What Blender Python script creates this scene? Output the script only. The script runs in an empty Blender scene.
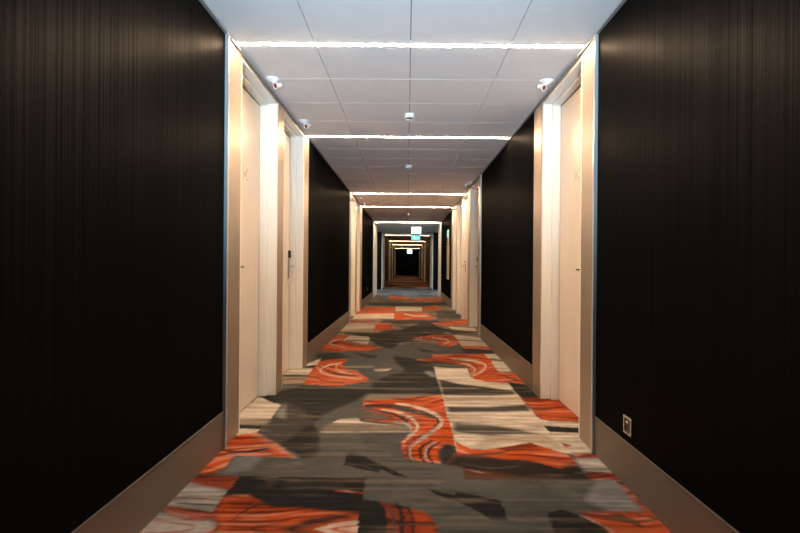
import bpy, bmesh, math
import numpy as np
from mathutils import Vector, Matrix

C = bpy.context.scene.collection
# ------------------------------------------------------------------ camera model
F = 515.0; VPX = 407.0; VPY = 264.0; ROLL = 0.00785
HC = 1.114; CX = -0.012; W = 1.108; CEIL = 2.504

def pix(X, Y, Z=0.0):
    dx = (X-CX)/Y*F; dy = (HC-Z)/Y*F
    return VPX + dx - dy*ROLL, VPY + dy + dx*ROLL

# ------------------------------------------------------------------ helpers
def box(bm, x0, x1, y0, y1, z0, z1):
    if x0 > x1: x0, x1 = x1, x0
    if y0 > y1: y0, y1 = y1, y0
    v = [bm.verts.new((x, y, z)) for z in (z0, z1) for x, y in ((x0,y0),(x1,y0),(x1,y1),(x0,y1))]
    for f in ((0,3,2,1),(4,5,6,7),(0,1,5,4),(1,2,6,5),(2,3,7,6),(3,0,4,7)):
        bm.faces.new([v[i] for i in f])

def cyl(bm, p0, p1, r0, r1=None, n=20):
    r1 = r0 if r1 is None else r1
    p0 = Vector(p0); p1 = Vector(p1); d = (p1-p0).normalized()
    a = d.orthogonal().normalized(); b = d.cross(a)
    A = []; B = []
    for i in range(n):
        t = 2*math.pi*i/n; o = a*math.cos(t)+b*math.sin(t)
        A.append(bm.verts.new(p0+o*r0)); B.append(bm.verts.new(p1+o*r1))
    for i in range(n):
        j = (i+1) % n
        bm.faces.new((A[i], A[j], B[j], B[i]))
    bm.faces.new(A[::-1]); bm.faces.new(B)

def lathe(bm, prof, n=28, M=None):
    rings = []
    for r, z in prof:
        ring = []
        for i in range(n):
            t = 2*math.pi*i/n
            p = Vector((r*math.cos(t), r*math.sin(t), z))
            ring.append(bm.verts.new(M @ p if M else p))
        rings.append(ring)
    for k in range(len(rings)-1):
        for i in range(n):
            j = (i+1) % n
            bm.faces.new((rings[k][i], rings[k][j], rings[k+1][j], rings[k+1][i]))
    bm.faces.new(rings[0][::-1]); bm.faces.new(rings[-1])

def obj(name, bm, m, parent=None, bevel=0.0, smooth=False, kind=None):
    bmesh.ops.recalc_face_normals(bm, faces=bm.faces[:])
    me = bpy.data.meshes.new(name); bm.to_mesh(me); bm.free()
    for mm in (m if isinstance(m, (list, tuple)) else [m]): me.materials.append(mm)
    if smooth:
        for p in me.polygons: p.use_smooth = True
        try: me.set_sharp_from_angle(angle=math.radians(35))
        except Exception: pass
    o = bpy.data.objects.new(name, me); C.objects.link(o)
    if parent is not None: o.parent = parent
    if bevel:
        md = o.modifiers.new('bevel', 'BEVEL'); md.width = bevel; md.segments = 2; md.limit_method = 'ANGLE'
    if kind: o['kind'] = kind
    return o

def struct(name, bm, m, bevel=0.0):
    return obj(name, bm, m, None, bevel, kind='structure')

def empty(name, loc=(0,0,0), rz=0.0):
    o = bpy.data.objects.new(name, None); C.objects.link(o)
    o.location = loc; o.rotation_euler = (0, 0, rz); o.empty_display_size = 0.05
    return o

def tag(o, label, cat, group=None):
    o['label'] = label; o['category'] = cat
    if group: o['group'] = group
    return o

def copy_tree(o, loc, label):
    c = o.copy(); C.objects.link(c); c.location = loc; c['label'] = label
    for ch in list(o.children):
        d = ch.copy(); C.objects.link(d); d.parent = c
        for g in list(ch.children):
            e = g.copy(); C.objects.link(e); e.parent = d
    return c

# ------------------------------------------------------------------ materials
def new_mat(name):
    m = bpy.data.materials.new(name); m.use_nodes = True
    nt = m.node_tree; b = nt.nodes['Principled BSDF']
    return m, nt, b

def simple(name, col, rough=0.5, metal=0.0, emit=None, es=0.0, noise=0.0, nscale=(30,30,30), spec=0.5):
    m, nt, b = new_mat(name)
    b.inputs['Base Color'].default_value = (*col, 1)
    b.inputs['Roughness'].default_value = rough
    b.inputs['Metallic'].default_value = metal
    b.inputs['Specular IOR Level'].default_value = spec
    if emit:
        b.inputs['Emission Color'].default_value = (*emit, 1)
        b.inputs['Emission Strength'].default_value = es
    if noise:
        tc = nt.nodes.new('ShaderNodeTexCoord'); mp = nt.nodes.new('ShaderNodeMapping')
        mp.inputs['Scale'].default_value = nscale
        n = nt.nodes.new('ShaderNodeTexNoise'); n.inputs['Scale'].default_value = 1.0; n.inputs['Detail'].default_value = 4
        nt.links.new(tc.outputs['Object'], mp.inputs[0]); nt.links.new(mp.outputs[0], n.inputs['Vector'])
        r = nt.nodes.new('ShaderNodeMapRange')
        r.inputs['From Min'].default_value = 0.3; r.inputs['From Max'].default_value = 0.7
        r.inputs['To Min'].default_value = 1-noise; r.inputs['To Max'].default_value = 1+noise
        nt.links.new(n.outputs['Fac'], r.inputs['Value'])
        mul = nt.nodes.new('ShaderNodeVectorMath'); mul.operation = 'SCALE'
        mul.inputs[0].default_value = col
        nt.links.new(r.outputs[0], mul.inputs['Scale']); nt.links.new(mul.outputs[0], b.inputs['Base Color'])
    return m

def wall_mat():
    # near-black wood-look laminate: very fine vertical grain
    m, nt, b = new_mat('dark_wood_laminate')
    tc = nt.nodes.new('ShaderNodeTexCoord')
    def nz(sc, det):
        mp = nt.nodes.new('ShaderNodeMapping'); mp.inputs['Scale'].default_value = sc
        n = nt.nodes.new('ShaderNodeTexNoise'); n.inputs['Scale'].default_value = 1; n.inputs['Detail'].default_value = det
        nt.links.new(tc.outputs['Object'], mp.inputs[0]); nt.links.new(mp.outputs[0], n.inputs['Vector'])
        return n
    a = nz((260, 300, 0.25), 2); c = nz((110, 130, 0.12), 3)
    mx = nt.nodes.new('ShaderNodeMath'); mx.operation = 'MULTIPLY'
    nt.links.new(a.outputs['Fac'], mx.inputs[0]); nt.links.new(c.outputs['Fac'], mx.inputs[1])
    cr = nt.nodes.new('ShaderNodeValToRGB')
    cr.color_ramp.elements[0].position = 0.17; cr.color_ramp.elements[0].color = (0.0008, 0.0007, 0.0007, 1)
    cr.color_ramp.elements[1].position = 0.38; cr.color_ramp.elements[1].color = (0.0060, 0.0048, 0.0042, 1)
    nt.links.new(mx.outputs[0], cr.inputs[0]); nt.links.new(cr.outputs[0], b.inputs['Base Color'])
    b.inputs['Roughness'].default_value = 0.9
    b.inputs['Specular IOR Level'].default_value = 0.0
    gl = nt.nodes.new('ShaderNodeBsdfGlossy'); gl.inputs['Roughness'].default_value = 0.36
    gl.inputs['Color'].default_value = (1.0, 0.93, 0.88, 1)
    df = nt.nodes.new('ShaderNodeBsdfDiffuse'); df.inputs['Color'].default_value = (0.0036, 0.0042, 0.0044, 1)
    fr = nt.nodes.new('ShaderNodeMapRange'); fr.inputs['From Min'].default_value = 0.17; fr.inputs['From Max'].default_value = 0.36
    fr.inputs['To Min'].default_value = 0.0035; fr.inputs['To Max'].default_value = 0.0125
    nt.links.new(mx.outputs[0], fr.inputs['Value'])
    ms = nt.nodes.new('ShaderNodeMixShader'); nt.links.new(fr.outputs[0], ms.inputs[0])
    nt.links.new(df.outputs[0], ms.inputs[1]); nt.links.new(gl.outputs[0], ms.inputs[2])
    nt.links.new(ms.outputs[0], nt.nodes['Material Output'].inputs['Surface'])
    bp = nt.nodes.new('ShaderNodeBump'); bp.inputs['Strength'].default_value = 0.10; bp.inputs['Distance'].default_value = 0.002
    nt.links.new(a.outputs['Fac'], bp.inputs['Height']); nt.links.new(bp.outputs[0], gl.inputs['Normal'])
    return m

def carpet_mat():
    m, nt, b = new_mat('patterned_carpet')
    at = nt.nodes.new('ShaderNodeAttribute'); at.attribute_name = 'carpet'
    tc = nt.nodes.new('ShaderNodeTexCoord')
    n = nt.nodes.new('ShaderNodeTexNoise'); n.inputs['Scale'].default_value = 260; n.inputs['Detail'].default_value = 3
    nt.links.new(tc.outputs['Object'], n.inputs['Vector'])
    r = nt.nodes.new('ShaderNodeMapRange'); r.inputs['From Min'].default_value = 0.3; r.inputs['From Max'].default_value = 0.7
    r.inputs['To Min'].default_value = 0.75; r.inputs['To Max'].default_value = 1.22
    nt.links.new(n.outputs['Fac'], r.inputs['Value'])
    mul = nt.nodes.new('ShaderNodeVectorMath'); mul.operation = 'SCALE'
    nt.links.new(at.outputs['Color'], mul.inputs[0]); nt.links.new(r.outputs[0], mul.inputs['Scale'])
    nt.links.new(mul.outputs[0], b.inputs['Base Color'])
    b.inputs['Roughness'].default_value = 0.95; b.inputs['Specular IOR Level'].default_value = 0.1
    bp = nt.nodes.new('ShaderNodeBump'); bp.inputs['Strength'].default_value = 0.3; bp.inputs['Distance'].default_value = 0.003
    nt.links.new(n.outputs['Fac'], bp.inputs['Height']); nt.links.new(bp.outputs[0], b.inputs['Normal'])
    return m

M_WALL = wall_mat()
M_WALLFAR = simple('brown_wood_laminate', (0.085, 0.045, 0.024), 0.6, noise=0.3, nscale=(60,60,.4))
M_CARPET = carpet_mat()
M_TILE = simple('ceiling_tile_white', (0.80, 0.81, 0.83), 0.75, noise=0.02, nscale=(6,6,6))
M_GAP = simple('ceiling_gap_dark', (0.10, 0.10, 0.11), 0.9)
M_JOINT = simple('ceiling_joint_light', (0.85, 0.85, 0.86), 0.7)
M_STEEL = simple('brushed_champagne_steel', (0.48, 0.38, 0.29), 0.46, 0.70, noise=0.10, nscale=(160,160,1.2))
M_BASE = simple('satin_champagne_baseboard', (0.20, 0.17, 0.135), 0.45, 0.30, noise=0.05, nscale=(160,1.2,160))
M_PROFILE = simple('anodised_profile', (0.50, 0.56, 0.58), 0.35, 0.35)
M_EDGE = simple('ceiling_edge_profile', (0.34, 0.34, 0.35), 0.45, 0.4)
M_JAMB = simple('white_lacquered_casing', (0.85, 0.835, 0.78), 0.35, noise=0.015, nscale=(8,8,1))
M_DOOR = simple('cream_door_leaf', (0.80, 0.68, 0.56), 0.38, noise=0.02, nscale=(5,5,1))
M_DARKGAP = simple('door_shadow_gap', (0.03, 0.022, 0.018), 0.8)
M_CHROME = simple('satin_nickel', (0.62, 0.60, 0.56), 0.25, 1.0)
M_BLACK = simple('black_plastic', (0.012, 0.011, 0.011), 0.35)
M_WHITE = simple('white_plastic', (0.86, 0.87, 0.88), 0.4)
M_GREYMARK = simple('pale_grey_lettering', (0.42, 0.37, 0.32), 0.6)
M_LENS = simple('dark_red_lens', (0.16, 0.03, 0.015), 0.15)
M_LED = simple('warm_led_diffuser', (0.9, 0.85, 0.8), 0.5, emit=(1.0, 0.735, 0.485), es=300.0)
M_LIP = simple('warm_glow_lip', (0.9, 0.8, 0.7), 0.5, emit=(1.0, 0.56, 0.29), es=0.95)  # emissive lip imitates the amber glow fringe around each light strip
M_LEDFAR = simple('warm_led_diffuser_amber', (0.9, 0.8, 0.7), 0.5, emit=(1.0, 0.62, 0.34), es=60.0)
M_ALU = simple('white_led_channel', (0.8, 0.8, 0.8), 0.5)
M_SIGNW = simple('lit_white_sign_panel', (0.9, 1, 1), 0.4, emit=(0.75, 1.0, 0.96), es=3.0)
M_SIGNG = simple('lit_green_sign_panel', (0.05, 0.6, 0.45), 0.4, emit=(0.10, 0.80, 0.62), es=1.3)
M_BEIGE = simple('beige_notice_board', (0.62, 0.46, 0.34), 0.6)
M_ORANGE = simple('orange_sign_band', (0.7, 0.22, 0.06), 0.6)
M_GREEND = simple('dark_green_double_door', (0.010, 0.016, 0.013), 0.4)
M_GREY = simple('grey_skirting', (0.35, 0.33, 0.31), 0.6)

# ------------------------------------------------------------------ carpet pattern
rng = np.random.RandomState(7)
PERM = rng.rand(256, 256)
def vnoise(x, y):
    xi = np.floor(x).astype(int); yi = np.floor(y).astype(int)
    fx = x-xi; fy = y-yi; fx = fx*fx*(3-2*fx); fy = fy*fy*(3-2*fy)
    g = lambda a, b: PERM[a & 255, b & 255]
    return ((g(xi,yi)*(1-fx)+g(xi+1,yi)*fx)*(1-fy) + (g(xi,yi+1)*(1-fx)+g(xi+1,yi+1)*fx)*fy)
def fbm(x, y, o=3):
    s = 0; a = 0.5; t = 0
    for k in range(o):
        s = s + a*vnoise(x*2**k+17*k, y*2**k+31*k); t += a; a *= 0.5
    return s/t

def lin(c):
    c = np.array(c, float)/255.0
    return np.where(c <= 0.04045, c/12.92, ((c+0.055)/1.055)**2.4)
GREY = lin((84,83,80)); MID = lin((70,67,63)); DARK = lin((34,33,32)); BROWN = lin((92,62,46)); CREAM = lin((226,209,190))
LIGHT = lin((178,172,165)); ORANGE = lin((208,86,32)); RED = lin((152,62,36)); BLUEG = lin((150,152,156)); TAN = lin((168,148,126))

# every entry: ('fill', colour, opacity, polygon) or ('line', colour, width, points)
P = [
 # --- far bands
 ('f',TAN,.9,[(345,322),(380,322),(380,332),(336,332)]),
 ('f',ORANGE,1,[(388,296),(411,297.8),(411,300),(392,300)]),
 ('f',ORANGE,.9,[(412.5,298.6),(446,297.6),(450,301),(412.5,301.4)]),
 ('f',DARK,.8,[(364,302.5),(450,302.5),(452,305),(400,306.5),(362,305)]),
 ('f',ORANGE,1,[(360,307),(395.6,307.6),(395.6,311),(357,310.5)]),
 ('f',CREAM,.8,[(395.6,306.4),(422,307),(422,311),(395.6,311)]),
 ('f',ORANGE,1,[(422,307),(437,306),(443,309),(425,311)]),
 ('f',ORANGE,1,[(355,311),(394.7,312),(394.7,314),(356,314)]),
 ('f',CREAM,.95,[(357,314),(394.7,313.5),(394.7,318.6),(352,319)]),
 ('f',ORANGE,1,[(394,312.5),(426,312.5),(436,319),(394,320)]),
 ('l',CREAM,1.6,[(404,314),(416,316),(428,315.5)]),
 ('f',MID,1,[(436,311),(461,311),(463,319),(437,319)]),
 ('f',DARK,.8,[(380,320),(440,320.5),(440,323),(395,324)]),
 ('f',RED,.9,[(351,320),(373,321),(376,323),(349,323)]),
 ('f',CREAM,.8,[(343.5,324.7),(374.5,325.5),(374.5,328),(338.6,331)]),
 ('f',ORANGE,1,[(376,323),(391,324),(394,329),(374.5,331.5)]),
 ('f',ORANGE,1,[(431,323),(465,319.8),(468,324),(444,325.5)]),
 ('f',CREAM,1,[(448,326.5),(476,328),(477,331.6),(452,329)]),
 ('f',DARK,.8,[(433,326),(452,330),(478,332.5),(454,334.4)]),
 # --- bands at the second black panel
 ('f',DARK,.9,[(340,332),(372,333),(398,331),(420,323),(432,323),(447,331),(443,334),(420,338),(400,343),(392,349),(376,345),(369,338)]),
 ('f',CREAM,.85,[(454,335),(480,337.5),(492,348),(461,345.6),(456,338)]),
 ('l',MID,1.4,[(456,340),(470,340.5),(484,341.5)]),
 ('f',ORANGE,1,[(412,338),(433,335),(452,335.5),(457,339),(460,343),(450,347),(440.6,345.6),(435,341)]),
 ('l',CREAM,1.0,[(432,338),(444,339),(449,341.5),(443,344.5)]),
 ('l',BROWN,1.2,[(418,338.5),(434,339.5),(441,342.5)]),
 ('f',ORANGE,1,[(461,345.6),(487.5,346.4),(495,350),(464,348.2)]),
 ('f',DARK,.9,[(461,348.4),(495,350.3),(498,353.5),(465,353.5)]),
 ('f',DARK,.8,[(414.4,347.5),(440,352.5),(424,351.8)]),
 ('f',CREAM,.9,[(346.8,335.4),(369.6,337),(368,344.3),(343,340)]),
 ('l',DARK,1.2,[(345,340.6),(356,340.4),(368,341)]),
 ('f',ORANGE,1,[(320,350),(328,341),(336,334),(350,335.5),(343,340),(352,343),(383,347.6),(366,351),(332,352)]),
 ('l',CREAM,1.0,[(341,338.5),(332,341.5),(331,344.5),(345,347)]),
 ('l',BROWN,1.2,[(338,342),(350,344.5),(366,347)]),
 ('f',DARK,.75,[(312,354),(338,352.5),(350,357),(322,361)]),
 ('f',DARK,.8,[(351,352.3),(378,355.7),(377,358),(368,358.4)]),
 # --- left mid swirl
 ('f',CREAM,.95,[(307,363.5),(321,358.5),(317,364.5),(306,366)]),
 ('f',DARK,.85,[(303.5,367),(317,364.5),(312.5,368),(302,368)]),
 ('f',ORANGE,1,[(302,384),(309,372),(320,361.4),(330,359.5),(349,359.5),(342,364.5),(345,369),(358,371),(360,374),(369.6,378.6),(368,382),(352,384),(335,386.5),(318,385)]),
 ('f',GREY,1,[(370,376),(368,390),(335,387),(352,384),(368,381)]),
 ('l',CREAM,1.6,[(341,363),(326,366),(319.8,370.4),(327,374.5),(345,377.5),(362,379)]),
 ('l',DARK,1.8,[(324,369),(333,373),(345,375),(358,376)]),
 ('l',CREAM,1.2,[(337,364.5),(336,367.5),(339,371),(352,374)]),
 ('l',BROWN,1.2,[(312,376),(325,381),(345,383.5)]),
 ('f',TAN,.8,[(342,366.4),(374,366),(374,367.2),(343,367.6)]),
 ('f',CREAM,.9,[(374,369.5),(392,368.6),(388,371),(376,371.2)]),
 ('f',CREAM,.9,[(282,374.5),(290.4,368),(313,368),(308,375.3)]),
 ('l',MID,1.8,[(284,375.6),(296,375.2),(309,375.6)]),
 ('f',TAN,1,[(281,377),(307,377),(302.7,383),(281,384)]),
 ('l',BROWN,1.5,[(282,379.5),(294,379),(305,379.4)]),
 # --- big dark shape in the middle left
 ('f',DARK,.85,[(259,396),(282,391),(302,385.5),(335,387),(370,389),(374,381),(390,375),(405,371),(396,362),(393,356),(410,358),(434,364),(438,379),(442,395),(368,394),(359,400),(347,404),(325,414),(312,424),(300,412),(286,402),(275,404),(262,400)]),
 ('f',MID,.95,[(257,432.5),(267,421),(281,408),(286,402),(302,408),(314,422),(320,436),(317.5,454),(303,458.5),(289,452),(272,441)]),
 ('f',DARK,.85,[(278,446),(296,434),(304,428),(313,424),(320,438),(317,455),(303,458.5)]),
 ('f',GREY,1,[(366,394),(358,402),(340,408),(326,415),(314,424),(320,436),(330,440),(350,430),(360,420),(364,402)]),
 ('f',LIGHT,.55,[(278,410),(287,404),(285,420),(276,416)]),
 ('f',CREAM,1,[(236,416),(258.4,396),(270,402),(281,405),(270.6,419),(236,420)]),
 ('f',TAN,.9,[(236,420),(270.6,419),(266,424.5),(236,424.8)]),
 ('f',DARK,1,[(236,425),(263,425.4),(260,428.6),(236,428)]),
 ('f',CREAM,.9,[(236,428.4),(259.5,429.4),(255.6,435),(234,435)]),
 # --- wedge of light grey & cream left of the swirl
 ('f',TAN,.45,[(322,428),(332,423),(396,424.7),(408,426),(411,432),(320,432)]),
 ('f',CREAM,.9,[(332,423),(340,419),(359,418),(361,422),(396,425.5),(368,424)]),
 ('l',CREAM,1.2,[(320,432.3),(360,432),(408,432)]),
 # --- upper right swirl
 ('f',CREAM,.9,[(483.8,354),(497,354),(512,372),(497,371.5),(490,361)]),
 ('l',MID,2,[(486,359.5),(494,359.8),(503,361)]),
 ('f',CREAM,1,[(434,366),(467,367.5),(470,377),(487,382),(509,383.5),(513,390),(470,385.5),(437,379)]),
 ('l',DARK,1.6,[(434,366.3),(450,367.3),(467,368)]),
 ('f',ORANGE,1,[(432,354.6),(484,353.8),(491,360.6),(495,368),(499,372),(519.4,373.8),(527,384.6),(508,383),(487.5,381.5),(475,379.5),(469,375),(470,370),(466,366),(455.6,363.4),(435,362),(414.4,359.7),(433,358.4)]),
 ('l',DARK,1.6,[(394,358.6),(415,361),(438,362.5),(458,364)]),
 ('l',BROWN,1.4,[(433,358.5),(452,360),(470,362.5),(477,367),(474,373)]),
 ('l',CREAM,1.8,[(452,358.8),(466,360),(480,362.5),(486,366),(482,371),(471.5,376)]),
 ('l',CREAM,1.1,[(462,363),(471,366),(475,370),(470,375)]),
 ('l',RED,1.6,[(486,377),(494,374),(505,376),(515,380)]),
 ('l',RED,1.2,[(478,378),(484,373.5),(490,370)]),
 ('l',BROWN,1.5,[(505,377),(516,379.5),(526,383)]),
 ('f',LIGHT,.6,[(424,371),(432,371),(438,378),(431,377)]),
 ('f',DARK,1,[(508,382),(526,384.5),(540,398.4),(522,398.6),(515,391)]),
 # --- cream tile
 ('f',CREAM,1,[(437,379),(470,385.5),(513,390),(526,404),(539,418),(552,435),(576,455),(545,449),(529,443),(511,446),(485,451),(457,454),(452,434),(447,415),(442,395)]),
 ('f',DARK,.95,[(438,379),(460,384),(490,387.5),(514,391),(517,394.5),(490,395.6),(442,395.4)]),
 ('f',TAN,1,[(443,397.5),(520,397),(523,400),(444,401.5)]),
 ('f',MID,1,[(446,406.6),(488,407),(528,404.5),(531,411.2),(500,412),(448,412.6)]),
 ('f',TAN,.6,[(449,415),(500,412.4),(480,417),(450,418)]),
 ('f',DARK,.9,[(452,422.5),(488,424.6),(516,429),(543,434.6),(516,434.4),(490,436),(478,435),(452.5,431.5)]),
 ('f',TAN,.75,[(488,437),(548,434.5),(566,448),(540,444.5),(528,442),(505,444),(470,447),(480,441)]),
 # --- right alcove strip
 ('f',ORANGE,.95,[(521,398),(546,397.5),(557,399),(580,416),(580,422),(560,421),(544.4,420),(537,415.3)]),
 ('l',RED,1.6,[(532,411),(545,409.5),(558,407.5),(566,409)]),
 ('f',CREAM,1,[(538.8,418.6),(548,421),(580,422.5),(580,428),(544,425.6)]),
 ('f',DARK,1,[(544,425.6),(580,428),(580,433),(550,432)]),
 ('f',CREAM,.95,[(550,432),(580,433),(600,455),(575,454),(563,448)]),
 ('f',LIGHT,.5,[(556,438),(580,439),(588,446),(566,447)]),
 ('f',RED,1,[(559,442.5),(572.5,445),(567,448)]),
 ('f',RED,.9,[(572,452.7),(595,452.2),(602,458.2),(574,458.6)]),
 ('l',CREAM,1.2,[(567,451.5),(580,452.5),(593,453.5)]),
 ('f',LIGHT,1,[(574,458.3),(602,458.3),(616,473.6),(585,471.4)]),
 ('l',CREAM,1.4,[(580,463),(594,463.5),(606,465)]),
 ('f',RED,1,[(585,471.2),(616,473),(624,482),(616,480.6),(588.5,479.6)]),
 # --- left orange / grey blocks
 ('f',ORANGE,1,[(205,464),(237,435),(257,432.5),(272,441),(288,452),(297,457.2),(270,456.4),(234,456),(222,470),(210,475),(190,473)]),
 ('f',LIGHT,.35,[(252,435),(257,432.5),(300,457.5),(292,457.5),(268,445)]),
 ('l',DARK,2.4,[(218,449),(235,452),(252,451.5),(268,448)]),
 ('f',DARK,.6,[(250,449),(262,446),(280,453.5),(256,453.5)]),
 ('l',RED,2,[(202,467),(216,468.5),(222,469)]),
 ('f',BLUEG,.35,[(235,456),(262,456),(250,470),(220,475)]),
 ('f',RED,.95,[(190,473),(210,474),(241,476.5),(228,491),(204,487),(184,483)]),
 ('l',BROWN,2.2,[(193,474),(208,474.5),(226,476)]),
 ('f',LIGHT,1,[(184,482),(204,486.4),(227.5,491),(212.5,512.7),(185,510),(158,507),(140,530),(170,490)]),
 ('l',RED,1.2,[(172,497.5),(200,499),(222,499.5)]),
 ('l',MID,2,[(176,503),(195,504.5),(214,505)]),
 ('f',RED,1,[(158,505.5),(178,507.5),(212.5,512),(211,519.5),(192,519),(166,514)]),
 ('f',LIGHT,1,[(130,536),(150,518),(160,512.7),(184,518.5),(208,520),(225,536)]),
 ('l',RED,1.8,[(147,517),(165,519.5),(188,520),(207,520)]),
 ('l',RED,1.2,[(150,520),(176,524),(196,526)]),
 ('f',RED,1,[(178,531),(190,529),(199,528.6),(196,536),(176,536)]),
 # --- dark tile with orange
 ('f',DARK,1,[(240.5,476),(365.3,478.5),(359,536),(222,536),(211,513),(228,491)]),
 ('f',MID,.35,[(262,478),(340,479),(345,488),(290,489)]),
 ('f',ORANGE,.95,[(212,513),(223.5,497.5),(247,495),(258,500),(272,508),(300,508.5),(330,511),(361,513),(358,536),(226,536),(216,522)]),
 ('f',RED,.8,[(224,498),(247,495),(258,500),(250,506),(230,506)]),
 ('l',RED,3,[(232,520),(255,513),(285,511)]),
 ('l',RED,2.4,[(245,530),(275,523),(305,514)]),
 ('f',DARK,.9,[(266,534),(290,526),(307,518.5),(339,514),(361,514),(345,519),(307,527),(280,534)]),
 ('f',CREAM,.8,[(294,536),(312,529),(330,524.5),(359,519.5),(358,536)]),
 ('l',ORANGE,2,[(318,532),(336,528),(357,526)]),
 ('l',RED,2.4,[(336,490.5),(350,491.5),(364,493.5)]),
 ('l',DARK,1.4,[(235,517),(252,507),(268,505)]),
 ('f',DARK,1,[(360,502),(365.6,499.6),(381,502.4),(387,513.6),(388,525),(383,536),(358,536)]),
 ('f',RED,1,[(380,501),(401,505.5),(421,511),(431,517),(439,536),(383,536),(388,524),(387,513)]),
 ('l',DARK,5.0,[(397,504),(402,515.5),(400,538)]),
 ('l',DARK,2.4,[(408,508),(413,518),(410,538)]),
 ('l',MID,3.0,[(388,505),(394,518),(393,538)]),
 ('f',ORANGE,.6,[(414,511),(424,512),(434,524),(438,536),(417,536)]),
 # --- splinter
 ('f',DARK,1,[(344.5,465),(346,456),(349,453),(360,454.6),(375,462),(393,470),(409,477.4),(394,475),(380,469),(380,473),(364,469.6)]),
 ('l',MID,1.2,[(346,463.5),(362,466),(378,470)]),
 # --- central swirl tile
 ('f',TAN,.5,[(368,394),(442,395),(420,399),(364,401)]),
 ('f',ORANGE,1,[(364,400.5),(392,399.5),(415,397),(442,395),(447,415),(453,434),(455,446),(445,444.5),(438,452),(441,464),(417,460),(405,457.5),(402,448),(402,441),(411,432),(408,425),(396,423),(377,421),(361,420)]),
 ('l',RED,1.3,[(392,398),(415,400.5),(438,403),(446,408)]),
 ('l',RED,1.3,[(415,397),(432,398.5),(444,401)]),
 ('f',GREY,.9,[(361,406),(368,405),(376,409),(388,416),(400,420),(361,420)]),
 ('l',RED,3,[(364,410),(382,413),(395,419)]),
 ('l',DARK,4.6,[(366,405.5),(388,405.8),(404,409),(416,413)]),
 ('l',MID,4.5,[(392,406.5),(410,410.5),(424,413.5),(433,418)]),
 ('l',DARK,2.4,[(420,411),(433,415.5),(438,421),(434,427)]),
 ('l',CREAM,3.4,[(396,403.5),(412,406),(428,411),(439,417),(441,424),(432,432),(420,439)]),
 ('l',LIGHT,2.6,[(441,424),(433,431),(421,438),(414,446)]),
 ('l',CREAM,2.8,[(382,409.5),(398,412.5),(411,418),(418,427),(412,434),(404,442)]),
 ('l',DARK,2.6,[(377,411),(394,414.5),(406,420),(411,428)]),
 ('l',LIGHT,3.2,[(394,422),(405,423),(411,428),(408,436)]),
 ('l',BROWN,2,[(424,434),(414,439),(406,445)]),
 ('l',LIGHT,2,[(428,437),(415,444),(410,452),(414,460)]),
 ('l',DARK,3.2,[(432,440),(421,448),(420,454),(425,462)]),
 ('l',LIGHT,2,[(436,442),(427,448),(425,455),(429,462)]),
 ('l',DARK,3,[(440,442),(430,448),(428,454),(433,463)]),
 ('l',MID,2,[(410,444),(407,450),(411,458)]),
 ('f',DARK,.9,[(438,452),(441,446),(447.5,443),(453,446),(457,452),(464,466),(442,464)]),
 # --- mountain tile
 ('f',BROWN,1,[(455,452),(485,452),(578,465),(588.5,479.4),(464.4,479.4),(463.4,468),(446,464)]),
 ('f',DARK,.9,[(456,456),(500,459),(540,461),(560,470),(579,467),(588.5,479),(530,477),(468,470),(448,463)]),
 ('l',RED,1.4,[(464,469.5),(485,472.5),(510,474)]),
 ('l',MID,1.8,[(460,463),(490,468),(520,466)]),
 ('f',ORANGE,1,[(455,441.5),(462,445),(470,449),(485,450),(511,446),(529,442.3),(545,447.5),(561,452),(573,458.3),(578,466),(560,468),(540,463),(520,459.5),(505,459),(485,456),(458,454)]),
 ('l',BROWN,2,[(465,454.5),(480,454.5),(500,452.5),(516,449)]),
 ('f',DARK,.75,[(575,461),(580,467),(588.5,479.3),(560,479.3),(552,470)]),
 # --- bottom right
 ('f',BLUEG,.55,[(596,481),(617,480),(647,511.8),(612,512),(585,500)]),
 ('f',LIGHT,.5,[(622,500),(634,500),(648,512.5),(620,511.5)]),
 ('f',ORANGE,.9,[(616,480),(623,481),(660,515),(684,540),(616,540),(602,525),(588,520),(577,511.8),(596,513.6),(617,511),(647,512.7),(627,492)]),
 ('l',DARK,2.4,[(616,482),(624,484),(630,485)]),
 ('l',RED,2,[(626,492),(634,493)]),
 ('f',BROWN,.9,[(598,515),(622,514),(637,521),(646,528),(620,521)]),
 ('l',BROWN,1.8,[(640,516),(652,517.5),(660,519)]),
 ('l',LIGHT,1.2,[(577,514),(592,520),(604,526),(618,535)]),
 ('f',DARK,1,[(545.6,512.7),(560.6,509.6),(577.5,514.5),(602,526.8),(620,540),(560,540),(551,523)]),
 ('f',DARK,1,[(424,487),(440,492),(455,495),(457,492),(478,495.5),(500,500.5),(507.5,520),(492,519.5),(481,513.6),(464.4,504.5),(444,498)]),
 ('l',MID,1.4,[(457,498),(478,501),(500,504)]),
]

def inpoly(x, y, poly):
    res = np.zeros(x.shape, bool); n = len(poly)
    for i in range(n):
        x0, y0 = poly[i]; x1, y1 = poly[(i+1) % n]
        if y0 == y1: continue
        c = ((y0 > y) != (y1 > y)) & (x < (x1-x0)*(y-y0)/(y1-y0)+x0)
        res ^= c
    return res

def spline(pts, n=9):
    pts = [pts[0]]+list(pts)+[pts[-1]]; out = []
    for i in range(1, len(pts)-2):
        p0, p1, p2, p3 = [np.array(p, float) for p in pts[i-1:i+3]]
        for t in np.linspace(0, 1, n, endpoint=False):
            out.append(0.5*((2*p1)+(-p0+p2)*t+(2*p0-5*p1+4*p2-p3)*t*t+(-p0+3*p1-3*p2+p3)*t**3))
    out.append(np.array(pts[-2], float)); return out

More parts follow.
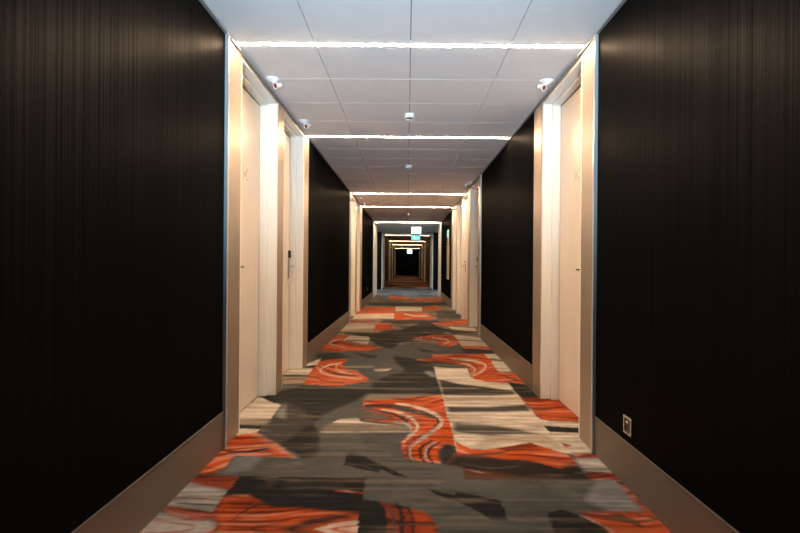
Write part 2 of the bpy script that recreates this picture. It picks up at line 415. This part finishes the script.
def paint(X, Y, X_raw=None, Y_raw=None):
    Yp = np.where(Y < 2.16, 4.32-Y, Y)              # the floor behind the camera mirrors the pattern in front
    Yp = np.maximum(Yp, 0.3)
    X0 = X
    # rough brush edges
    jx = (fbm(X*22+5, Yp*60, 3)-0.5)*0.014+(fbm(X*5+50, Yp*6, 2)-0.5)*0.012; jy = (fbm(X*7, Yp*30+9, 3)-0.5)*0.016
    stq = fbm(X*3.1+70, Yp*80+2*fbm(X*2, Yp*2), 2)
    jx = jx+0.007*np.clip((stq-0.60)*5, 0, 1)-0.007*np.clip((0.38-stq)*5, 0, 1)
    u, v = pix(X+jx, Yp+jy)
    st = fbm(X*2.2+3*fbm(X*2, Yp*3), Yp*34, 3)       # strokes running across the corridor
    sw = fbm(X*3.0+60, Yp*38+26*fbm(X*1.5+8, Yp*1.7+4, 2), 3)   # curved strokes inside the swirls
    st2 = fbm(X*5+40, Yp*95+4*fbm(X*3+9, Yp*2), 2)
    bl = fbm(X*3+11, Yp*4+3, 3)
    n = X.size
    col = np.tile(GREY, (n, 1)); typ = np.zeros(n)
    col *= (0.62+0.40*bl+0.36*fbm(X*9+3, Yp*11, 3))[:, None]
    # far and unseen floor: tiles of colour in rows
    far = (v < 345) | (Y < 2.16)
    tx = np.floor((X+1.37+0.27*np.floor(Yp/0.9)%0.55)/0.55); ty = np.floor(Yp/0.62)
    h = vnoise(tx*7.31+2.0, ty*3.77+1.0)
    s = fbm(X*1.3+7*h, Yp*7, 2)
    zone = np.where(Y > 17, 0.10, 0.0)
    pal = s*0.62+h*0.42
    fc = np.where((pal > 0.60-zone)[:, None], np.where((Y > 23)[:, None], ORANGE*.6+TAN*.9, ORANGE), np.where((pal > 0.545-zone)[:, None], CREAM, np.where((pal > 0.43-zone)[:, None], MID, DARK)))
    usefar = (v < 296) | (Y < 2.16)
    col = np.where(usefar[:, None], fc, col)
    mid = (v < 345) & ~usefar
    col = np.where((mid & (st > 0.56))[:, None], TAN, col)
    col = np.where((mid & (st < 0.40))[:, None], DARK, col)
    fz = (Y > 23.5)
    band = fbm(X*0.9+33, Yp*1.1, 2)
    fcol = np.where((band > .62)[:, None], CREAM*.9, np.where((band > .42)[:, None], ORANGE*.55+TAN*.75, BROWN*1.3))
    col = np.where(fz[:, None], fcol, col)
    lobby = (Y > 17.2) & (Y < 23.5)
    col = np.where(lobby[:, None], np.where((s > .5)[:, None], BLUEG, GREY)*0.9, col)  # cool light reflected on the lobby floor, painted into the carpet colour
    col = np.where((Y > 52)[:, None], BROWN*0.8, col)
    ok = Y >= 2.12
    isor = (usefar & (pal > 0.60-zone))
    for k, c, a, pts in P:
        xs = [p[0] for p in pts]; ys = [p[1] for p in pts]
        pad = 1.0 if k == 'f' else a+1.5
        idx = np.where(ok & (u > min(xs)-pad) & (u < max(xs)+pad) & (v > min(ys)-pad) & (v < max(ys)+pad))[0]
        if not len(idx): continue
        uu = u[idx]; vv = v[idx]
        if k == 'f':
            if (c is DARK and a < 1) or c is MID or c is TAN or c is LIGHT or c is BLUEG or (c is ORANGE and a < .99):
                q_ = np.clip((vv-262)/170, 0.05, 1.3); m = 0
                for ou, ov in ((-5,-.6),(-2.5,1.5),(0,0),(2.5,-1.7),(5,.8),(-1,-2.6),(1.4,2.6)):
                    m = m+inpoly(uu+ou*q_*.7, vv+ov*q_*q_*.42, pts)/7.0
                m = m*a
            else:
                m = inpoly(uu, vv, pts).astype(float)*a
        else:
            sp = spline(pts); d = np.full(uu.shape, 1e9)
            L = len(sp)-1
            for i in range(L):
                ax, ay = sp[i]; bx, by = sp[i+1]
                dx, dy = bx-ax, by-ay; l2 = dx*dx+dy*dy+1e-9
                t = np.clip(((uu-ax)*dx+(vv-ay)*dy)/l2, 0, 1)
                w = 0.35+0.65*math.sin(math.pi*min(1, max(0, (i+0.5)/L)))**0.6
                dd = np.hypot(uu-(ax+t*dx), vv-(ay+t*dy))/w
                d = np.minimum(d, dd)
            m = np.clip((a*0.5+0.35-d)/0.7, 0, 1)*0.9
        # brush modulation inside the fill
        s1 = st[idx]; s2 = st2[idx]
        cc = np.tile(c, (len(idx), 1))
        if c is ORANGE or c is RED:
            s3 = sw[idx]
            f = np.clip((s3-0.36)*3.0, 0, 1)[:, None]
            cc = cc*(0.62+0.48*f)
            dk = np.clip((0.40-s3)*12, 0, 1)[:, None]
            cc = cc*(1-dk*0.62)
            pk = np.clip((s3-0.62)*10, 0, 1)[:, None]*0.40
            cc = cc*(1-pk)+CREAM*0.8*pk
            isor[idx] = isor[idx] | (m > .5)
        elif c is CREAM or c is LIGHT:
            f = np.clip((s1-0.30)*2.6, 0, 1)[:, None]
            cc = cc*(0.55+0.5*f)
        elif c is DARK:
            cc = cc*(0.75+0.7*np.clip((s2-.45)*3, 0, 1)[:, None])
            if k == 'f' and a < 1:
                m = m*np.clip(0.55+1.1*(1-s1), 0, 1)
        else:
            cc = cc*(0.75+0.5*s2[:, None])
        m = m[:, None]
        col[idx] = col[idx]*(1-m)+cc*m
    # dry-brush smudges over everything
    patch = np.clip((fbm(X*2.1+90, Yp*2.6+5, 2)-0.42)*5, 0, 1)
    m1 = (np.clip((st-0.57)*5, 0, 1)*patch*0.30)[:, None]
    col = col*(1-m1)+TAN*0.8*m1
    m2 = (np.clip((0.43-st)*6, 0, 1)*(0.15+0.85*patch)*0.28)[:, None]
    col = col*(1-m2)+DARK*m2
    fine = fbm(X*34, Yp*60+7, 2)
    g = (0.80+0.20*st2+0.30*fine)[:, None]
    return np.clip(col*g*0.80, 0.002, 0.95)

def carpet_grid(X0, X1, Y0, Y1, sx, sy):
    nx = int(round((X1-X0)/sx))+1; ny = int(round((Y1-Y0)/sy))+1
    xs = np.linspace(X0, X1, nx); ys = np.linspace(Y0, Y1, ny)
    XX, YY = np.meshgrid(xs, ys)
    XX = XX.ravel(); YY = YY.ravel()
    i = np.arange(nx*ny).reshape(ny, nx)
    q = np.stack([i[:-1,:-1], i[:-1,1:], i[1:,1:], i[1:,:-1]], -1).reshape(-1, 4)
    return XX, YY, q

parts = [carpet_grid(-1.3,1.3,-4,1.4,.03,.03), carpet_grid(-1.3,1.3,1.4,6.0,.0075,.010),
         carpet_grid(-1.3,1.3,6.0,17.3,.010,.022), carpet_grid(-2.7,2.7,17.3,22.6,.04,.05),
         carpet_grid(-1.3,1.3,22.6,60,.04,.08)]
vx = np.concatenate([p[0] for p in parts]); vy = np.concatenate([p[1] for p in parts])
qs = []; off = 0
for p in parts: qs.append(p[2]+off); off += p[0].size
q = np.concatenate(qs)
me = bpy.data.meshes.new('floor')
me.vertices.add(vx.size); co = np.zeros((vx.size, 3)); co[:,0] = vx; co[:,1] = vy
me.vertices.foreach_set('co', co.ravel())
me.loops.add(q.size); me.loops.foreach_set('vertex_index', q.ravel().astype(np.int32))
me.polygons.add(len(q)); me.polygons.foreach_set('loop_start', (np.arange(len(q))*4).astype(np.int32))
me.update(calc_edges=True)
colr = 0
for kk, (ox_, oy_) in enumerate(((-.4,-.2),(.4,-.4),(.15,.4),(-.2,.1))):
    sY = np.maximum(vy, 2.0)
    colr = colr + paint(vx+ox_*sY/F*1.1, vy+oy_*sY*sY/F*1.1)/4
att = me.color_attributes.new('carpet', 'FLOAT_COLOR', 'POINT')
att.data.foreach_set('color', np.concatenate([colr, np.ones((vx.size, 1))], 1).astype(np.float32).ravel())
me.materials.append(M_CARPET)
floor = bpy.data.objects.new('floor', me); C.objects.link(floor); floor['kind'] = 'structure'
bm = bmesh.new(); box(bm, -2.9, 2.9, -4.1, 60.2, -0.1, -0.01)
struct('floor_slab', bm, M_GREY)

# ------------------------------------------------------------------ ceiling
LEDS = [3.27, 5.64, 10.20, 12.55, 17.2, 25.0, 31.4, 37.4, 45.6]
LW = 0.052
bm = bmesh.new(); bmj = bmesh.new(); bmg = bmesh.new()
cuts = [-4.0]+LEDS+[59.5]
XS = [-W, -0.605, 0.0, 0.632, W]
for a, b in zip(cuts[:-1], cuts[1:]):
    y0 = a+(LW/2 if a in LEDS else 0); y1 = b-(LW/2 if b in LEDS else 0)
    n = max(1, round((y1-y0)/0.595)); st = (y1-y0)/n
    if a == -4.0:
        ys = []; t = y1
        while t > y0+0.3: ys.append(t); t -= 0.585
        ys.append(y0); ys = ys[::-1]
    else:
        ys = [y0+st*i for i in range(n+1)]
    if a == 17.2: xs = [-2.7,-2.44,-1.83,-1.22,-.61,0,.61,1.22,1.83,2.44,2.7]
    else: xs = XS
    for i in range(len(ys)-1):
        for k in range(len(xs)-1):
            e0 = 0.0025 if xs[k] != xs[0] else 0; e1 = 0.0025 if xs[k+1] != xs[-1] else 0
            box(bm, xs[k]+e0, xs[k+1]-e1, ys[i]+.0012, ys[i+1]-.0012, CEIL, CEIL+0.02)
        if i: box(bmj, xs[0], xs[-1], ys[i]-.0016, ys[i]+.0016, CEIL-0.001, CEIL+0.01)
    box(bmg, xs[0]-.1, xs[-1]+.1, y0, y1, CEIL+0.02, CEIL+0.09)
struct('ceiling', bm, M_TILE)
o = struct('trim_1', bmj, M_JOINT)
o = struct('ceiling_slab', bmg, M_GAP)

ordn = ['first','second','third','fourth','fifth','sixth','seventh','eighth','ninth']
near_led = None
for i, y in enumerate(LEDS):
    m = M_LED if i < 5 else M_LEDFAR
    L = empty('light_strip', (0, y, CEIL))
    where = ['longest and nearest the camera, by the first doors',
             'just beyond the nearer ceiling detector, where the left doors end',
             'where the long dark wall panel meets the middle doors',
             'at the far edge of the middle group of doors',
             'over the opening into the pale lit lobby',
             'over the mouth of the far corridor beyond the lobby',
             'in the far corridor, second line beyond the lobby',
             'in the far corridor, third line beyond the lobby',
             'in the far corridor, last line before the dark end doors'][i]
    tag(L, f'warm ceiling light line, {where}', 'ceiling light', 'warm light lines across the corridor ceiling')
    b = bmesh.new(); box(b, -W+.028, W-.028, -.011, .011, -0.003, 0.016); obj('diffuser', b, m, L)
    b = bmesh.new(); box(b, -W+.004, W-.004, -LW/2+.004, LW/2-.004, 0.0, 0.014); obj('glow_lip', b, M_LIP, L)
    b = bmesh.new(); box(b, -W, W, -LW/2, LW/2, 0.016, 0.06)
    box(b, -W, W, -LW/2+.0005, -LW/2+.0038, -0.001, 0.016); box(b, -W, W, LW/2-.0038, LW/2-.0005, -0.001, 0.016)
    obj('channel', b, M_ALU, L)

# ------------------------------------------------------------------ side walls with door bays
ZD = 2.425      # top of a door leaf
ntrim = [2]; ndoor = [1]
def trim(bm, m, bevel=0.0):
    o = struct('trim_%d' % ntrim[0], bm, m, bevel); ntrim[0] += 1; return o

def make_door(s, y0, y1, rec=0.135, handle=None, number=False, black_lock=False, leafmat=None):
    """a recessed door between y0 and y1 on side s (-1 left, 1 right)"""
    D = empty('door_%d' % ndoor[0], (s*W, (y0+y1)/2, 0)); ndoor[0] += 1
    D['kind'] = 'structure'
    ox, oy = s*W, (y0+y1)/2
    def loc(bm):
        bmesh.ops.translate(bm, verts=bm.verts[:], vec=(-ox, -oy, 0)); return bm
    xp = W+rec
    # casing: stepped jambs and head
    b = bmesh.new()
    j1, j2 = 0.030, 0.058
    xm = W+rec*0.55
    ztop = 2.466
    for (ya, sg) in ((y0, 1), (y1, -1)):
        box(b, s*(W+0.001), s*(xp+.06), ya, ya+sg*j1, 0.002, ztop)
        box(b, s*xm, s*(xp+.06), ya+sg*j1, ya+sg*j2, 0.002, ztop-0.02)
    box(b, s*(W+0.001), s*(xp+.06), y0+j1, y1-j1, ztop-0.018, ztop)
    box(b, s*xm, s*(xp+.06), y0+j2, y1-j2, ZD+.004, ztop-0.018)
    obj('door_frame', loc(b), M_JAMB, D, bevel=0.003)
    # leaf
    b = bmesh.new(); box(b, s*xp, s*(xp+.045), y0+j2+.0135, y1-j2-.0135, 0.008, ZD-.0085)
    leaf = obj('door_leaf', loc(b), leafmat or M_DOOR, D, bevel=0.002)
    b = bmesh.new()
    box(b, s*(xp+.003), s*(xp+.05), y1-j2-.013, y1-j2-.001, 0.002, ZD+.004); box(b, s*(xp+.003), s*(xp+.05), y0+j2+.001, y0+j2+.013, 0.002, ZD+.004)
    box(b, s*(xp+.003), s*(xp+.05), y0+j2+.013, y1-j2-.013, ZD-.008, ZD+.004)
    obj('shadow_gap', loc(b), M_DARKGAP, D)  # dark strips standing in for the shade in the gap round the leaf
    if handle:
        sg = 1 if handle == 'far' else -1
        yh = (y1-j2-.055) if handle == 'far' else (y0+j2+.150)
        b = bmesh.new(); box(b, s*(xp-.010), s*(xp+.001), yh-.019, yh+.019, 0.955, 1.165)
        pl = obj('lock_plate', loc(b), M_CHROME, leaf, bevel=0.003)
        b = bmesh.new(); zc = 1.085
        cyl(b, (s*(xp-.008), yh, zc), (s*(xp-.060), yh, zc), .010, n=14)
        cyl(b, (s*(xp-.055), yh+sg*.008, zc), (s*(xp-.055), yh-sg*.115, zc), .009, n=14)
        obj('lever_handle', loc(b), M_CHROME, leaf, smooth=True)
        b = bmesh.new(); zt = 1.245 if black_lock else 1.19
        box(b, s*(xp-.024), s*(xp-.002), yh-.022, yh+.022, 1.168, zt)
        obj('card_reader', loc(b), M_BLACK, leaf, bevel=0.004)
    if number:
        # small pale bracketed sign, unreadable in the photograph
        yc = number; zc = 1.785; b = bmesh.new()
        t = .0015; h = .042; w = .055
        for sy in (-1, 1):
            for sz in (-1, 1):
                box(b, s*(xp-t), s*xp, yc+sy*w, yc+sy*(w-.02), zc+sz*h, zc+sz*(h-.004))
                box(b, s*(xp-t), s*xp, yc+sy*w, yc+sy*(w-.004), zc+sz*h, zc+sz*(h-.018))
        for k, zz in ((-1, .006), (0, .0), (1, .006)):
            yk = yc+k*.025
            box(b, s*(xp-t), s*xp, yk-.007, yk+.007, zc+.014, zc+.018)
            box(b, s*(xp-t), s*xp, yk-.007, yk+.007, zc-.018, zc-.014)
            box(b, s*(xp-t), s*xp, yk-.002, yk+.002, zc-.018, zc+.018)
        obj('door_sign', loc(b), M_GREYMARK, leaf)
    return D

def steel(s, y0, y1, m=None):
    b = bmesh.new(); box(b, s*(W-0.002), s*(W+.20), y0+.001, y1-.001, 0, 2.478); trim(b, m or M_STEEL, 0.0015)

def header(s, y0, y1):
    b = bmesh.new(); box(b, s*W, s*(W+.20), y0, y1, 2.467, 2.4785); trim(b, M_STEEL)

def profile(s, y0, y1):
    b = bmesh.new(); box(b, s*(W-.020), s*(W+.19), y0, y1, 0, 2.48); trim(b, M_PROFILE, 0.001)

# (kind, start, end)
LEFT = [('wall',-4.0,3.045),('prof',3.045,3.07),('steel',3.07,3.34),('door',3.34,4.31,dict(handle='near',number=3.86)),
        ('steel',4.31,4.50),('door',4.50,5.40,dict(handle='far',black_lock=True)),('steel',5.40,5.64),
        ('wall',5.64,9.64),('prof',9.64,9.66),('steel',9.66,9.96),('door',9.96,10.83,dict(handle='near')),('steel',10.83,11.12),
        ('door',11.12,11.87,dict(handle='far')),('steel',11.87,12.35),('wall',12.35,16.42),('white',16.42,18.8)]
RIGHT = [('wall',-4.0,3.010),('prof',3.010,3.035),('steel',3.035,3.28),('door',3.28,4.26,dict(handle='near',number=3.80)),
        ('steel',4.26,4.52),('wall',4.52,7.70),('prof',7.70,7.73),('steel',7.73,8.06),('door',8.06,9.10,dict(handle='far',black_lock=True)),
        ('steel',9.10,9.42),('door',9.42,10.42,dict(rec=.065,handle='far')),('door',10.42,11.50,dict(rec=.065)),
        ('steel',11.50,11.66),('door',11.66,12.52,dict(handle='far')),('steel',12.52,12.9),('wall',12.9,16.75),('white',16.75,18.5)]
FARB = []
for a, b_ in ((22.6,25.1),(31.3,34.0),(37.3,40.2),(45.5,48.3)):
    FARB += [('white',a,a+.22),('door',a+.22,a+1.15,{}),('white',a+1.15,a+1.35),('door',a+1.35,b_-.22,{}),('white',b_-.22,b_)]
seq = []; last = 22.6
for t in FARB:
    if t[1] > last+1e-6: seq.append(('wall', last, t[1]))
    seq.append(t); last = t[2]
seq.append(('wall', last, 59.5))

for s, segs, side in ((-1, LEFT+seq, 'left'), (1, RIGHT+seq, 'right')):
    bw = bmesh.new(); bb = bmesh.new(); bf = bmesh.new()
    for t in segs:
        k, a, b_ = t[:3]
        if a > 0 and a < 18: a *= 1.010
        if b_ < 18: b_ *= 1.010
        if k == 'door' and 'number' in t[3]: t[3]['number'] *= 1.010
        if k == 'wall':
            box(bf if a > 22 else bw, s*W, s*(W+.2), a, b_, 0, CEIL)
            box(bb, s*(W-.006), s*(W+.001), a, b_, 0, 0.218)
            box(bb, s*(W-.009), s*(W+.001), a, b_, 0.218, 0.224)
        elif k == 'steel': steel(s, a, b_)
        elif k == 'white': steel(s, a, b_, M_JAMB)
        elif k == 'prof': profile(s, a, b_)
        elif k == 'door':
            make_door(s, a, b_, **t[3]); header(s, a, b_)
    # backing behind the bays
    box(bw, s*(W+.2), s*(W+.28), -4.0, 18.5, 0, CEIL+.1)
    box(bw, s*(W+.2), s*(W+.28), 22.6, 59.5, 0, CEIL+.1)
    # lobby side
    box(bw, s*2.7, s*2.8, 18.4, 22.6, 0, CEIL+.1)
    box(bw, s*(W+.28), s*2.8, 18.3, 18.4, 0, CEIL+.1)
    box(bw, s*(W+.02), s*2.8, 22.53, 22.59, 0, CEIL+.1)
    struct('wall_'+side, bw, M_WALL); struct('wall_far_'+side, bf, M_WALLFAR)
    struct('baseboard_'+side, bb, M_BASE)
    # angle profile along the ceiling edge
    bt = bmesh.new()
    for a, b_ in ((-4.0, 17.2), (22.7, 59.5)):
        box(bt, s*(W-.016), s*(W+.01), a, b_, 2.479, 2.485)
        box(bt, s*(W-.002), s*(W+.01), a, b_, 2.485, 2.5)
    trim(bt, M_EDGE)
    b = bmesh.new()   # casing around the opening of the far corridor, facing the lobby
    box(b, s*(W-.02), s*(W+.02), 22.50, 22.6, 0, 2.40); trim(b, M_JAMB)
b = bmesh.new(); box(b, -W-.02, W+.02, 22.50, 22.6, 2.37, 2.43); trim(b, M_JAMB)
b = bmesh.new(); box(b, -W-.02, W+.02, 22.50, 22.6, 2.43, 2.504); trim(b, M_EDGE)
b = bmesh.new(); box(b, -1.4, 1.4, -4.1, -4.0, 0, 2.6); struct('wall_back', b, M_WALL)
b = bmesh.new(); box(b, -1.4, 1.4, 59.5, 59.6, 0, 2.6); struct('wall_front', b, M_WALL)

# end double door
D = empty('door_%d' % ndoor[0], (0, 59.45, 0)); D['kind'] = 'structure'
b = bmesh.new(); box(b, -1.0, -.004, -.02, .03, .02, 2.3); lf = obj('door_leaf', b, M_GREEND, D)
b = bmesh.new(); box(b, .004, 1.0, -.02, .03, .02, 2.3); lf2 = obj('door_leaf', b, M_GREEND, D)
b = bmesh.new(); box(b, -.10, -.02, -.06, -.021, .78, .92); obj('lock_plate', b, M_CHROME, lf)
b = bmesh.new(); box(b, -1.08, -1.0, -.03, .04, 0, 2.38); box(b, 1.0, 1.08, -.03, .04, 0, 2.38); box(b, -1.0, 1.0, -.03, .04, 2.3, 2.38)
obj('door_frame', b, M_GREEND, D)

# ------------------------------------------------------------------ ceiling spots
def make_spot(loc, tilt_x, label):
    S = empty('ceiling_spotlight', loc); tag(S, label, 'spotlight', 'small white spotlights along the ceiling edges')
    b = bmesh.new(); lathe(b, [(.050, 0), (.050, -.008), (.034, -.022), (.018, -.028)], 24); obj('mount', b, M_WHITE, S, smooth=True)
    b = bmesh.new(); cyl(b, (0,0,-.024), (tilt_x*.070,0,-.046), .009, n=12); obj('swivel', b, M_WHITE, S, smooth=True)
    d = Vector((-tilt_x*1.0, -.80, -.42)).normalized()
    q = d.to_track_quat('-Z', 'Y').to_matrix().to_4x4(); M = Matrix.Translation((tilt_x*.075, -.0, -.050)) @ q
    b = bmesh.new(); lathe(b, [(.014, .026), (.019, .022), (.023, -.026), (.025, -.030), (.020, -.031), (.019, -.026)], 24, M)
    hd = obj('lamp_head', b, M_WHITE, S, smooth=True)
    b = bmesh.new(); lathe(b, [(.0185, -.0255), (.0185, -.028), (.008, -.0295)], 20, M); obj('lens', b, M_LENS, hd, smooth=True)
    return S
make_spot((-1.035, 3.88, CEIL), .55, 'small white tilted spotlight above the nearest left door')
make_spot((-1.030, 5.02, CEIL), .55, 'small white tilted spotlight above the left door with black card lock')
make_spot((1.030, 3.88, CEIL), -.55, 'small white tilted spotlight above the nearest right door')
make_spot((1.030, 8.75, CEIL), -.55, 'small white spotlight above the second right-hand door recess')
make_spot((-1.025, 10.75, CEIL), .55, 'tiny far spotlight above the third door on the left')
make_spot((-1.025, 11.75, CEIL), .55, 'tiny far spotlight above the fourth door on the left')
make_spot((1.025, 12.0, CEIL), -.55, 'tiny far spotlight above the last right door before the wall sign')

# ------------------------------------------------------------------ detectors
def make_detector(y, label, ring=True):
    S = empty('smoke_detector', (0.002, y, CEIL)); tag(S, label, 'smoke detector', 'detectors along the ceiling centre line')
    b = bmesh.new(); lathe(b, [(.045, 0), (.047, -.004), (.047, -.034), (.043, -.038)], 32); obj('housing', b, M_WHITE, S, smooth=True)
    b = bmesh.new()
    for k in range(4):
        t = math.pi/4+k*math.pi/2; cyl(b, (.028*math.cos(t), .028*math.sin(t), -.037), (.028*math.cos(t), .028*math.sin(t), -.056), .004, n=8)
    cyl(b, (0,0,-.038), (0,0,-.046), .022, .016, n=20)
    h = obj('sensor_cage', b, M_BLACK if ring else M_WHITE, S, smooth=True)
    b = bmesh.new(); lathe(b, [(.036, -.054), (.040, -.056), (.040, -.060), (.034, -.062)], 28); obj('base_ring', b, M_WHITE, S, smooth=True)
make_detector(4.78, 'white round smoke detector nearest the camera, between first two light lines')
make_detector(7.25, 'white round smoke detector just beyond the second light line')
make_detector(14.2, 'tiny far smoke detector between fourth and fifth light lines')

# ------------------------------------------------------------------ exit signs
def man(b, x, y, z, h):
    # running figure made of strokes, in the plane y
    def seg(p, q_, w):
        cyl(b, (x+p[0]*h, y, z+p[1]*h), (x+q_[0]*h, y, z+q_[1]*h), w*h, n=8)
    cyl(b, (x-.05*h, y-.002, z+.40*h), (x-.05*h, y+.002, z+.40*h), .10*h, n=14)
    seg((-.02,.26), (.06,-.05), .075); seg((.06,-.05), (-.14,-.20), .05); seg((-.14,-.20), (-.12,-.42), .045)
    seg((.06,-.05), (.22,-.22), .05); seg((.22,-.22), (.40,-.24), .04)
    seg((-.02,.24), (-.22,.14), .04); seg((-.22,.14), (-.30,.0), .035); seg((0,.22), (.20,.12), .04); seg((.20,.12), (.30,.22), .035)
def exit_sign(x, y, zc, w, h, face, ink, label):
    S = empty('exit_sign', (x, y, zc)); tag(S, label, 'exit sign', 'lit exit signs hanging from the ceiling')
    b = bmesh.new(); box(b, -w/2-.008, w/2+.008, -.02, .02, -h/2-.008, h/2+.008); obj('housing', b, M_WHITE, S, bevel=.003)
    b = bmesh.new(); box(b, -w/2, w/2, -.026, -.019, -h/2, h/2); obj('lit_face', b, face, S)
    b = bmesh.new(); man(b, -w*.16, -.028, 0, h*.8); obj('pictogram', b, ink, S)
    b = bmesh.new()
    box(b, w*.12, w*.34, -.031, -.027, -.012, .012)
    v = [b.verts.new(p) for p in ((w*.30,-.029,h*.16),(w*.42,-.029,0),(w*.30,-.029,-h*.16))]; b.faces.new(v)
    obj('arrow', b, ink, S); top = CEIL-zc
    for sx in (-1, 1):
        b = bmesh.new(); cyl(b, (sx*w*.3, 0, h/2), (sx*w*.3, 0, top), .006, n=8); obj('hanger', b, M_WHITE, S)
exit_sign(0.30, 18.0, 2.29, .33, .22, M_SIGNW, M_SIGNG, 'glowing white exit sign, nearest one, hanging under the lobby ceiling')
exit_sign(0.36, 22.4, 2.26, .38, .19, M_SIGNG, M_SIGNW, 'glowing green exit sign just below and behind the brighter white one')
exit_sign(0.20, 43.0, 2.16, .40, .32, M_SIGNW, M_SIGNG, 'tiny farthest exit sign glowing white above the dark end doors')

# ------------------------------------------------------------------ right wall sign and notice
S = empty('emergency_sign', (W-.001, 14.0, 1.86)); tag(S, 'small lit green and white emergency sign on the dark right wall above the beige panel', 'sign')
b = bmesh.new(); box(b, -.02, 0, -.22, .22, -.19, .19); obj('panel', b, M_WHITE, S, bevel=.003)
b = bmesh.new(); box(b, -.024, -.0195, -.19, .19, .0, .17); obj('lit_face', b, M_SIGNG, S)
b = bmesh.new(); box(b, -.024, -.0195, -.19, .19, -.17, -.02); obj('lower_band', b, M_ORANGE, S)
S = empty('notice_panel', (W-.001, 14.0, 1.18)); tag(S, 'tall beige panel hung on the dark right wall under the green sign', 'wall panel')
b = bmesh.new(); box(b, -.015, 0, -.35, .35, -.47, .47); obj('frame', b, M_BEIGE, S, bevel=.003)
b = bmesh.new(); box(b, -.018, -.0145, -.32, .32, -.44, .44); obj('sheet', b, M_BEIGE, S)

# ------------------------------------------------------------------ sockets
def socket(s, y, z, label):
    S = empty('wall_socket', (s*(W-.0005), y, z)); tag(S, label, 'socket')
    r = -s
    b = bmesh.new(); o1, o2 = .046, .033
    box(b, 0, r*.009, -o1, o1, o2, o1); box(b, 0, r*.009, -o1, o1, -o1, -o2); box(b, 0, r*.009, -o1, -o2, -o2, o2); box(b, 0, r*.009, o2, o1, -o2, o2)
    obj('cover_frame', b, M_CHROME, S, bevel=.0015)
    b = bmesh.new(); box(b, 0, r*.004, -o2, o2, -o2, o2); obj('insert', b, M_BLACK, S)
    b = bmesh.new(); box(b, r*.004, r*.010, -.016, .014, .010, .024); obj('rocker', b, M_CHROME, S)
socket(1, 2.585, .312, 'square metal framed wall socket low on the near right dark wall')
socket(-1, 14.2, .42, 'tiny pale wall socket low on the far left dark wall')

# ------------------------------------------------------------------ lights
def area(name, loc, rot, sx, sy, power, col):
    l = bpy.data.lights.new(name, 'AREA'); l.shape = 'RECTANGLE'; l.size = sx; l.size_y = sy; l.energy = power; l.color = col
    o = bpy.data.objects.new(name, l); C.objects.link(o); o.location = loc; o.rotation_euler = rot
    return o
# added cool spot behind the camera, aimed upward to brighten the ceiling
l = bpy.data.lights.new('cool_light_behind', 'SPOT'); l.energy = 1750; l.color = (0.60, 0.83, 1.0)
l.spot_size = math.radians(44); l.spot_blend = 1.0; l.shadow_soft_size = 0.35
o = bpy.data.objects.new('cool_light_behind', l); C.objects.link(o); o.location = (0, -1.6, 0.75)
o.rotation_euler = (Vector((0, 3.6, 2.75))-Vector(o.location)).to_track_quat('-Z', 'Y').to_euler()
area('lobby_light_left', (-2.0, 20, 2.45), (0, 0, 0), 0.9, 3.5, 60, (0.80, 0.93, 1.0))
area('lobby_light_right', (2.0, 20, 2.45), (0, 0, 0), 0.9, 3.5, 60, (0.80, 0.93, 1.0))

w = bpy.data.worlds.new('World'); bpy.context.scene.world = w; w.use_nodes = True
w.node_tree.nodes['Background'].inputs[0].default_value = (0.5, 0.55, 0.6, 1)
w.node_tree.nodes['Background'].inputs[1].default_value = 0.02

# ------------------------------------------------------------------ camera
cam = bpy.data.cameras.new('camera'); co_ = bpy.data.objects.new('camera', cam); C.objects.link(co_)
cam.sensor_fit = 'HORIZONTAL'; cam.sensor_width = 36; cam.lens = F/800*36
cam.clip_start = 0.05; cam.clip_end = 200
cam.shift_x = -(VPX-400)/800; cam.shift_y = (VPY-266.5)/800
co_.matrix_world = Matrix.Translation((CX, 0, HC)) @ Matrix.Rotation(math.radians(90), 4, 'X') @ Matrix.Rotation(ROLL, 4, 'Z')
bpy.context.scene.camera = co_
sc = bpy.context.scene
sc.view_settings.view_transform = 'Standard'; sc.view_settings.look = 'None'
sc.view_settings.exposure = 0.0; sc.view_settings.gamma = 1.0
